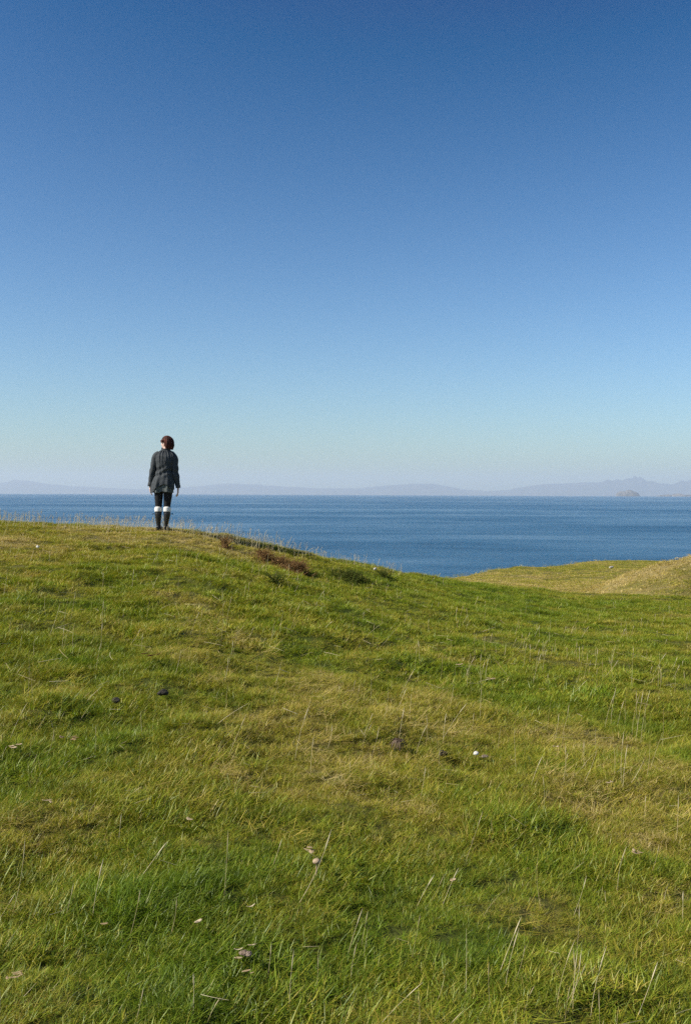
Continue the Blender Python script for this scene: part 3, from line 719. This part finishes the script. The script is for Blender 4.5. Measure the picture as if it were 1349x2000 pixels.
def leaf(px, py, L, W, val, label, seed, curl=1.2, n=1, mat=None, lift=.038, name='withered_leaf', group='withered leaves lying on the turf'):
    """curled dead leaf or a loose bunch of them: arched, cupped strips"""
    q = random.Random(seed); g, d = ground_at(px, py); V, F, A = [], [], []
    for m_ in range(n):
        az = q.uniform(0, 6.28); o3 = np.array([q.uniform(-.6, .6) * L, q.uniform(-.6, .6) * L, q.uniform(0, .012)]) if m_ else np.zeros(3)
        l_, w_ = L * (1 if m_ == 0 else q.uniform(.5, 1)), W * (1 if m_ == 0 else q.uniform(.5, 1)); b = len(V); ns = 7
        cu = curl * q.uniform(.6, 1.2)
        for i in range(ns):
            t = i / (ns - 1); an = (t - .5) * cu; x_ = math.sin(an) / cu * l_; z_ = (1 - math.cos(an)) / cu * l_
            ww = w_ * math.sin(math.pi * (.08 + .88 * t))**.7 * .5
            for s_ in (-1, 0, 1):
                X, Y, Z = x_, s_ * ww, z_ + abs(s_) * ww * .5
                V.append(tuple(np.array([X * math.cos(az) - Y * math.sin(az), X * math.sin(az) + Y * math.cos(az), Z]) + o3)); A.append(min(1, max(0, val + q.uniform(-.15, .15))))
        for i in range(ns - 1):
            for s_ in range(2): a_ = b + i * 3 + s_; F.append((a_, a_ + 1, a_ + 4, a_ + 3))
    o = attr_mesh(name, V, F, A, mat or DEADLEAF_M, g + Vector((0, 0, lift)), smooth=True)
    s_ = o.modifiers.new('thick', 'SOLIDIFY'); s_.thickness = .0008
    return tag(o, label, 'leaf', group)
leaf(295, 1293, .09, .022, .1, 'rust red dead frond lying above two fallen straws', 21, .5, 4, BRACKEN_M)
leaf(27, 1479, .042, .020, .7, 'pale orange withered leaf at the left edge of the field', 22, 1.4, 4)
leaf(122, 1457, .04, .022, .55, 'hooked beige dead leaf beside a brownish withered one', 23, 2.2, 1)
leaf(142, 1460, .045, .018, .3, 'brownish withered leaf next to the hooked beige one', 24, 1.0, 4)
leaf(370, 1620, .04, .018, .75, 'pale upright dead leaf in the lower middle of the field, alone', 25, 1.6, 2)
leaf(608, 1686, .05, .02, .6, 'straw coloured leaf tangled around the long bent stalk', 26, 1.0, 3)
leaf(387, 1828, .035, .016, .95, 'creamy white curled leaf under crossed straws', 27, 1.3, 1)
leaf(490, 1793, .040, .007, .95, 'thin white curved leaf like an upturned crescent', 28, 2.4, 1)
leaf(466, 1886, .032, .006, .95, 'thin pale curved leaf above the brown knob of dung', 29, 2.0, 1)
leaf(492, 1870, .028, .006, .85, 'small pale sliver of leaf above and beside the brown knob', 30, 1.0, 1)
leaf(466, 1899, .026, .012, .65, 'dull beige leaf touching the brown knob of dung', 31, 1.0, 1)
leaf(482, 1922, .03, .010, .55, 'beige leaf lying below the brown knob of dung', 32, .8, 2)
leaf(30, 1938, .035, .010, .5, 'tattered beige leaf in the bottom left corner of the field', 33, 1.2, 5)
leaf(204, 1830, .025, .012, .45, 'small dull leaf beside the lower dark green clump', 34, 1.2, 1)
leaf(884, 1742, .028, .018, .55, 'peach coloured upright leaf in the lower right field', 35, 1.9, 2)
leaf(100, 1586, .05, .010, .7, 'forked pale dead leaf on the left of the field', 36, 1.4, 3)
leaf(897, 1322, .05, .03, .7, 'pale star shaped withered seed head on green turf at mid field', 37, 1.0, 4, lift=.1)
leaf(958, 1352, .045, .03, .6, 'pale withered flower head nearest the middle of the green slope', 38, 1.2, 4, lift=.1)
leaf(1088, 1472, .035, .016, .8, 'small cream leaf right of the white stone', 39, 1.4, 2)
leaf(1187, 1545, .03, .018, .75, 'cream scrap of leaf in the straw patch at right', 40, 1.4, 2)
leaf(1240, 1685, .04, .016, .6, 'peach withered leaf low at right beside thin stems', 41, 1.4, 3)
def rosette(px, py, label):
    q = random.Random(77); g, d = ground_at(px, py); V, F, A = [], [], []
    for k in range(30):
        az = q.uniform(0, 6.283); L = q.uniform(.03, .075); w_ = q.uniform(.004, .009); b = len(V); v0 = q.uniform(0, .55)
        for i in range(6):
            t = i / 5; r_ = L * t; z_ = .045 + .03 * math.sin(t * 2.4) - .05 * t * t + q.uniform(-.006, .006); ww = w_ * math.sin(math.pi * (.1 + .85 * t))
            for s_ in (-1, 1): V.append((r_ * math.cos(az) - s_ * ww * math.sin(az), r_ * math.sin(az) + s_ * ww * math.cos(az), z_)); A.append(v0)
        for i in range(5): F.append((b + 2 * i, b + 2 * i + 1, b + 2 * i + 3, b + 2 * i + 2))
    o = attr_mesh('withered_rosette', V, F, A, leaf_mat('withered', [(0.05, 0.035, 0.025), (0.15, 0.11, 0.08), (0.34, 0.27, 0.19)], .1), g, smooth=True)
    return tag(o, label, 'plant')
rosette(778, 1466, 'brown withered thistle rosette with an upright stalk in mid field')
# ------------------------------------------------------------------ person
def tube_geo(path, n=20, cap=True, phase=0.0):
    """path: (x, y, z, ra, rb): rings across the path, ra sideways, rb front to back"""
    V, F = [], []; m = len(path)
    P3 = [np.array(p[:3], float) for p in path]
    for k, p in enumerate(path):
        t = P3[min(k + 1, m - 1)] - P3[max(k - 1, 0)]; t = t / (np.linalg.norm(t) + 1e-9)
        ref = np.array([0, 1.0, 0]) if abs(t[1]) < .9 else np.array([0, 0, 1.0])
        u = np.cross(ref, t); u /= np.linalg.norm(u); v = np.cross(t, u)
        if u[0] < 0: u, v = -u, -v
        for j in range(n):
            a = 2 * math.pi * j / n + phase
            V.append(tuple(P3[k] + p[3] * math.cos(a) * u + p[4] * math.sin(a) * v))
    for k in range(m - 1):
        for j in range(n):
            j2 = (j + 1) % n; F.append((k * n + j, k * n + j2, (k + 1) * n + j2, (k + 1) * n + j))
    if cap:
        F.append(tuple(range(n))[::-1]); F.append(tuple((m - 1) * n + j for j in range(n)))
    return V, F
def join_geo(parts):
    V, F = [], []
    for v, f in parts:
        b = len(V); V += list(v); F += [tuple(i + b for i in q) for q in f]
    return V, F
def dense(path, sub=4):
    a = np.array(path, float); t = np.arange(len(a)); tt = np.linspace(0, len(a) - 1, (len(a) - 1) * sub + 1); out = []
    for s in tt:                                       # Catmull-Rom through the rings
        i = min(int(s), len(a) - 2); f = s - i; p0, p1, p2, p3 = a[max(i - 1, 0)], a[i], a[i + 1], a[min(i + 2, len(a) - 1)]
        out.append(tuple(.5 * (2 * p1 + (p2 - p0) * f + (2 * p0 - 5 * p1 + 4 * p2 - p3) * f * f + (3 * p1 - p0 - 3 * p2 + p3) * f**3)))
    return out
def ellip(c, r, n=14):
    V, F = [], []
    for i in range(n + 1):
        th = math.pi * i / n
        for j in range(n):
            ph = 2 * math.pi * j / n
            V.append((c[0] + r[0] * math.sin(th) * math.cos(ph), c[1] + r[1] * math.sin(th) * math.sin(ph), c[2] + r[2] * math.cos(th)))
    for i in range(n):
        for j in range(n):
            F.append((i * n + j, (i + 1) * n + j, (i + 1) * n + (j + 1) % n, i * n + (j + 1) % n))
    return V, F
SKIN_M = noise_mat('skin', (0.62, 0.40, 0.31), (0.72, 0.50, 0.40), 30, .55, 0, spec=.35)
COAT_M = noise_mat('charcoal_cotton', (0.034, 0.040, 0.044), (0.056, 0.063, 0.068), 55, .75, .35, 140, spec=.35)
LINING_M = noise_mat('grey_green_cotton', (0.07, 0.08, 0.077), (0.15, 0.165, 0.15), 45, .8, .35, 120)
LEG_M = noise_mat('black_leggings', (0.008, 0.008, 0.009), (0.020, 0.019, 0.020), 60, .85, .1, 200)
SOCK_M = noise_mat('cream_wool', (0.82, 0.79, 0.71), (0.88, 0.86, 0.80), 90, .95, .25, 220)
BOOT_M = noise_mat('dark_rubber', (0.008, 0.008, 0.007), (0.018, 0.017, 0.014), 14, .42, .06, 30, spec=.5)
SOLE_M = noise_mat('muddy_sole', (0.04, 0.03, 0.02), (0.12, 0.085, 0.05), 30, .9, .3, 60)
HAIR_M = noise_mat('auburn_hair', (0.016, 0.006, 0.004), (0.11, 0.026, 0.014), 40, .65, .6, 120, spec=.2, stretch=(1, 1, .18))
HEADC = np.array([.050, .012, 1.525]); YAW = R(64)                       # head turned to her left
def head_pt(p):
    c, s = math.cos(YAW), math.sin(YAW); return (HEADC[0] + p[0] * c - p[1] * s, HEADC[1] + p[0] * s + p[1] * c, HEADC[2] + p[2])
def head_geo():
    rows = [(-.112, .030, .018, .030), (-.100, .022, .038, .050), (-.075, .014, .056, .072), (-.040, .006, .066, .086), (0.0, 0, .073, .094), (.040, -.004, .075, .097),
            (.075, -.006, .069, .089), (.100, -.008, .052, .066), (.115, -.008, .028, .036)]
    V, F = tube_geo([(0, y, z, a, b) for z, y, a, b in dense(rows, 2)], 24)
    parts = [(V, F), ellip((0, .098, -.018), (.012, .020, .016), 10), ellip((0, .092, .006), (.009, .012, .024), 10), ellip((0, .082, -.056), (.020, .010, .006), 10),
             ellip((0, .086, -.064), (.018, .009, .006), 10), ellip((0, .070, -.096), (.020, .018, .016), 10), ellip((-.073, -.004, -.012), (.010, .018, .030), 10), ellip((.073, -.004, -.012), (.010, .018, .030), 10),
             ellip((0, .084, .034), (.046, .012, .010), 10)]
    V, F = join_geo(parts); return [head_pt(p) for p in V], F
def hand_geo(wx, wy, wz, inward):
    """hanging hand: palm towards the thigh, thumb to the front, fingers a little curled"""
    parts = [tube_geo(dense([(wx, wy, wz + .06, .020, .027), (wx, wy + .003, wz, .018, .027), (wx, wy + .006, wz - .03, .015, .038), (wx + inward * .004, wy + .006, wz - .075, .013, .040), (wx + inward * .006, wy + .006, wz - .088, .010, .036)], 3), 14)]
    for k, (dy, L) in enumerate(((.034, .070), (.012, .079), (-.010, .073), (-.030, .056))):
        b = np.array([wx + inward * .005, wy + .006 + dy, wz - .075]); pts = [tuple(b) + (.0088, .0088)]; ph = .12 + .07 * k
        for s in range(3):
            l = L * (.46, .31, .23)[s]; b = b + np.array([inward * math.sin(ph) * l, dy * .05, -math.cos(ph) * l]); ph += .38
            r = (.0084, .0078, .0058)[s]; pts.append(tuple(b) + (r, r))
        parts.append(tube_geo(dense(pts, 2), 10))
    b = np.array([wx, wy + .030, wz - .022])
    parts.append(tube_geo(dense([tuple(b - (0, .012, 0)) + (.012, .012), tuple(b + (inward * .006, .020, -.026)) + (.0105, .0105), tuple(b + (inward * .014, .030, -.052)) + (.009, .009), tuple(b + (inward * .020, .030, -.070)) + (.006, .006)], 2), 10))
    return join_geo(parts)
LX, RX = -.083, .068          # where the legs stand
def leg_path(x0, kx, ax, grow=0.0):
    return [(x0, 0, .84, .088 + grow, .098 + grow), (x0, .005, .74, .080 + grow, .090 + grow), (x0 * .6 + kx * .4, .010, .60, .070 + grow, .078 + grow), (kx, .012, .44, .056 + grow, .060 + grow), (kx, .0, .36, .053 + grow, .058 + grow), (kx, -.010, .27, .050 + grow, .058 + grow),
            (kx * .5 + ax * .5, -.004, .16, .040 + grow, .044 + grow), (ax, 0, .08, .034 + grow, .040 + grow)]
ARM_L = [(-.105, 0, 1.350, .050, .055), (-.135, 0, 1.290, .052, .060), (-.160, -.004, 1.170, .046, .050), (-.185, 0, 1.055, .041, .045), (-.212, .018, .930, .037, .040), (-.240, .035, .800, .024, .029)]
ARM_R = [(.155, 0, 1.335, .050, .055), (.186, 0, 1.270, .052, .060), (.196, -.004, 1.150, .048, .052), (.203, 0, 1.040, .046, .049), (.224, .012, .910, .042, .045), (.250, .028, .775, .024, .029)]
def build_person(loc, rz=0.0):
    # one continuous body surface
    parts = [tube_geo(dense([(-.008, 0, .78, .150, .105), (-.005, 0, .88, .160, .115), (.005, 0, 1.0, .130, .098), (.015, 0, 1.12, .135, .105), (.022, 0, 1.25, .142, .100), (.028, 0, 1.325, .122, .076), (.035, 0, 1.370, .075, .058)], 3), 24),
             tube_geo(dense([(.035, -.006, 1.34, .060, .060), (.040, 0, 1.40, .052, .056), (.048, .008, 1.47, .050, .058)], 3), 18), head_geo()]
    for x0, kx, ax in ((LX, -.088, -.086), (RX + .012, .062, .042)):
        parts.append(tube_geo(dense(leg_path(x0, kx, ax), 3), 18))
        parts.append(tube_geo(dense([(ax, -.055, .045, .030, .036), (ax, .0, .050, .034, .045), (ax, .08, .040, .038, .030), (ax, .16, .030, .036, .020), (ax, .185, .028, .020, .014)], 3), 14))
    for arm, inward in ((ARM_L, 1), (ARM_R, -1)):
        thin = [(x, y, z - (.03 if k == 0 else 0), a * (.74 if k < 4 else 1), b * (.74 if k < 4 else 1)) for k, (x, y, z, a, b) in enumerate(arm)]
        parts.append(tube_geo(dense(thin, 3), 16)); parts.append(hand_geo(arm[-1][0], arm[-1][1], arm[-1][2] - .040, inward))
    V, F = join_geo(parts)
    tmp = mesh_obj('body_source', V, F)
    rm = tmp.modifiers.new('r', 'REMESH'); rm.mode = 'VOXEL'; rm.voxel_size = .0052
    s = tmp.modifiers.new('s', 'SMOOTH'); s.iterations = 3; s.factor = .4
    me = bpy.data.meshes.new_from_object(tmp.evaluated_get(bpy.context.evaluated_depsgraph_get()))
    bpy.data.objects.remove(tmp)
    me.name = 'person'; me.materials.clear(); me.materials.append(SKIN_M); me.shade_smooth()
    body = bpy.data.objects.new('person', me); COL.objects.link(body); body.location = loc; body.rotation_euler.z = rz; body.scale = (1.015,) * 3
    tag(body, 'person in charcoal coat and rubber boots standing on the crest, looking out to sea', 'person')
    # eyes
    for sx_ in (-.030, .030):
        V, F = ellip((0, 0, 0), (.011, .008, .007), 12); c = head_pt((sx_, .083, .014))
        e_ = mesh_obj('eye', [tuple(np.array(c) + np.array(v)) for v in V], F, noise_mat('eye_white', (.6, .58, .55), (.75, .72, .7), 5, .2), body)
    # hair: short bob, thick at the back, fringe combed to the left, open over the face
    n, mrow = 64, 34; V, F = [], []
    for i in range(mrow + 1):
        for j in range(n):
            ph = 2 * math.pi * j / n; fx, fy = math.cos(ph), math.sin(ph)          # fy = 1: face side
            face = sm(-.28, .04, fy)
            low = (-.100 - .012 * math.sin(3 * ph)) * (1 - face) + .036 * face + .010 * face * math.sin(9 * ph)
            
            t = i / mrow; th = t * math.pi / 2 * 1.0
            top = .142
            if t < .55: q = t / .55; z = top * math.cos(q * math.pi / 2); rr = math.sin(q * math.pi / 2)
            else: q = (t - .55) / .45; z = low * q; rr = 1 - .16 * q * q * (1 - .2 * face)
            if z < low: z = low
            lock = .0055 * math.sin(17 * ph + 4 * t) + .004 * math.sin(31 * ph + 9 * t) + .006 * math.sin(5 * ph + 2)
            a_ = .102 + lock; b_ = (.128 if fy < 0 else .128 - .026 * float(sm(0, .5, fy))) + lock
            V.append(head_pt((a_ * rr * fx, b_ * rr * fy - .010, z)))
    for i in range(mrow):
        for j in range(n): F.append((i * n + j, (i + 1) * n + j, (i + 1) * n + (j + 1) % n, i * n + (j + 1) % n))
    hair = mesh_obj('hair', V, F, HAIR_M, body); s = hair.modifiers.new('thick', 'SOLIDIFY'); s.thickness = .014; s.offset = -1
    # coat body: open shell, flared and creased below the waist, gathered below the collar
    prof = [(.64, -.012, .198, .150), (.72, -.011, .192, .150), (.82, -.002, .186, .144), (.93, .010, .164, .126), (1.03, .016, .136, .106), (1.12, .021, .146, .114), (1.22, .026, .168, .124), (1.30, .029, .172, .116), (1.345, .031, .158, .096), (1.385, .036, .110, .078), (1.410, .041, .076, .068), (1.440, .044, .070, .068)]
    zs = [p[0] for p in prof]
    def coat_shell(name, hem, z_top, off, mat, parent, rows=70, n=128, seed=3):
        V, F = [], []
        for i in range(rows + 1):
            for j in range(n):
                ph = 2 * math.pi * j / n; h0 = hem(ph); z = h0 + (z_top - h0) * i / rows
                cx = np.interp(z, zs, [p[1] for p in prof]); a_ = np.interp(z, zs, [p[2] for p in prof]) + off; b_ = np.interp(z, zs, [p[3] for p in prof]) + off
                sk = float(1 - sm(.78, 1.02, z)); gt = float(sm(1.10, 1.34, z) * (1 - sm(1.40, 1.43, z))); ws = math.exp(-((z - 1.03) / .09)**2)
                d = sk * (.013 * math.sin(7 * ph + 1.1 + 3 * z) + .007 * math.sin(13 * ph + seed)) + gt * (.0065 * math.sin(22 * ph + 5 * math.sin(4 * z)) + .005 * math.sin(9 * ph + 1))
                d += ws * (.009 * math.sin(55 * z + 3 * math.sin(2 * ph)) + .006 * math.sin(16 * ph + 20 * z)) + .006 * float(fbm(np.array([ph * 2.2]), np.array([z * 9.0]), 1.0, 70 + seed, 3)[0])
                p_ = .86                                                    # a little boxier than an ellipse
                c_, s_ = math.cos(ph), math.sin(ph)
                V.append((cx + (a_ + d) * math.copysign(abs(c_)**p_, c_), (b_ + d) * math.copysign(abs(s_)**p_, s_), z))
        for i in range(rows):
            for j in range(n): F.append((i * n + j, i * n + (j + 1) % n, (i + 1) * n + (j + 1) % n, (i + 1) * n + j))
        o = mesh_obj(name, V, F, mat, parent); s = o.modifiers.new('thick', 'SOLIDIFY'); s.thickness = .004; s.offset = -1
        return o
    def hem_outer(ph):                                   # ph: 0 right, pi/2 front, pi left, 3pi/2 back
        z = .690 - .030 * math.cos(ph - math.pi)
        back = math.exp(-((ph - 4.80) / .62)**2); z += .115 * back
        return z + .006 * math.sin(5 * ph)
    coat = coat_shell('coat', hem_outer, 1.405, 0.004, COAT_M, body)
    coat_shell('coat_lining', lambda ph: .668 + .008 * math.sin(4 * ph) + (.012 if abs(ph - 4.75) < .15 else 0), .93, -.016, LINING_M, coat, rows=30, seed=9)
    V, F = tube_geo(dense([(.038, 0, 1.392, .088, .080), (.041, 0, 1.412, .083, .077), (.043, -.002, 1.432, .081, .076), (.044, -.003, 1.440, .083, .078)], 2), 40, cap=False)
    col = mesh_obj('collar', V, F, COAT_M, coat); col.modifiers.new('thick', 'SOLIDIFY').thickness = .008
    V, F = tube_geo([(.033, -.122, 1.05, .0035, .003), (.036, -.132, 1.18, .0035, .003), (.036, -.125, 1.30, .003, .003), (.040, -.088, 1.392, .003, .003)], 6); mesh_obj('back_seam', V, F, COAT_M, coat)
    for arm, bottom in ((ARM_L, .775), (ARM_R, .747)):
        g_ = [(x, y, z, a + .014, b + .014) for x, y, z, a, b in arm]
        g_[-1] = (g_[-1][0], g_[-1][1], bottom + .01, .034, .038)
        sg = -1 if arm is ARM_L else 1
        g_[0] = (g_[0][0] - sg * .030, 0, 1.362, .050, .062)
        pth = dense(g_, 7); V, F = tube_geo(pth, 28, cap=False); V2 = []
        for k, v in enumerate(V):
            ring, j = divmod(k, 28); c = np.array(pth[ring][:3]); ph = 2 * math.pi * j / 28; z = c[2]
            d = .004 * math.sin(46 * z + 2.5 * math.sin(ph + 1)) * (.4 + math.exp(-((z - 1.04) / .12)**2)) + .005 * float(fbm(np.array([ph * 1.6 + sg]), np.array([z * 12.0]), 1.0, 80, 3)[0])
            r_ = np.array(v) - c; V2.append(tuple(c + r_ * (1 + d / (np.linalg.norm(r_) + 1e-6))))
        slv = mesh_obj('sleeve', V2, F, COAT_M, coat); slv.modifiers.new('thick', 'SOLIDIFY').thickness = .004
        e = pth[-1]; e2 = pth[-5]
        V, F = tube_geo([(e2[0], e2[1], bottom + .075, .043, .046), (e[0], e[1], bottom + .03, .043, .046), (e[0] + sg * .002, e[1], bottom, .044, .047)], 28, cap=False)
        cf = mesh_obj('cuff', V, F, COAT_M, coat); cf.modifiers.new('thick', 'SOLIDIFY').thickness = .005
    # leggings, socks, boots
    V, F = join_geo([tube_geo([q for q in dense(leg_path(x0, kx, ax, .004), 5) if q[2] > .33], 24) for x0, kx, ax in ((LX, -.088, -.086), (RX + .012, .062, .042))])
    mesh_obj('leggings', V, F, LEG_M, body)
    for kx, ax in ((-.090, -.086), (.063, .042)):
        V, F = tube_geo(dense([(kx, .002, .325, .058, .062), (kx, .002, .337, .0645, .070), (kx, .003, .370, .066, .071), (kx, .004, .395, .065, .070), (kx, .006, .405, .057, .061)], 4), 30)
        V = [(x + .0016 * math.sin(40 * math.atan2(y - .01, x - kx)), y, z) for x, y, z in V]
        mesh_obj('sock', V, F, SOCK_M, body)
        sh = [(kx, .001, .342, .0605, .0655), (kx, .001, .336, .0625, .068), (kx, .0, .32, .062, .067), (kx, -.006, .27, .057, .064), (kx * .6 + ax * .4, -.006, .18, .047, .055), (ax, -.002, .10, .039, .050), (ax, -.006, .060, .038, .052), (ax, -.004, .018, .040, .058)]
        ft = [(ax, -.062, .045, .026, .026), (ax, -.03, .055, .039, .044), (ax, .04, .058, .042, .044), (ax, .11, .048, .047, .034), (ax, .17, .040, .045, .027), (ax, .205, .036, .028, .018)]
        V, F = join_geo([tube_geo(dense(sh, 4), 28), tube_geo(dense(ft, 3), 20)]); boot = mesh_obj('boot', V, F, BOOT_M, body)
        so = [(-.068, .022), (-.05, .036), (.0, .040), (.06, .040), (.12, .050), (.17, .047), (.205, .032), (.218, .010)]
        V = [(ax + s_ * w_, y, z) for z in (.0, .022) for y, w_ in so for s_ in (-1, 1)]; m_ = len(so) * 2
        F = [(i * 2, i * 2 + 1, i * 2 + 3, i * 2 + 2) for i in range(len(so) - 1)] + [(m_ + i * 2, m_ + i * 2 + 2, m_ + i * 2 + 3, m_ + i * 2 + 1) for i in range(len(so) - 1)]
        F += [(i * 2, i * 2 + 2, m_ + i * 2 + 2, m_ + i * 2) for i in range(len(so) - 1)] + [(i * 2 + 1, m_ + i * 2 + 1, m_ + i * 2 + 3, i * 2 + 3) for i in range(len(so) - 1)]
        mesh_obj('sole', V, F, SOLE_M, boot, smooth=False)
        V, F = tube_geo(dense([(kx, -.002, .300, .0605, .0665), (kx, -.002, .296, .062, .068), (kx, -.003, .284, .062, .068), (kx, -.003, .280, .0600, .0665)], 2), 28, cap=False); mesh_obj('strap', V, F, BOOT_M, boot)
        sg = -1 if kx < 0 else 1
        V, F = tube_geo([(kx + sg * .056, .01, .291, .007, .004), (kx + sg * .085, .004, .292, .008, .004), (kx + sg * .112, -.004, .289, .006, .003)], 8); mesh_obj('buckle_tab', V, F, BOOT_M, boot)
    return body
py_ = 17.75; px_ = (319.5 - 674.5) / FPX * py_
build_person(Vector((px_, py_, float(H(px_, py_)) - .004)))
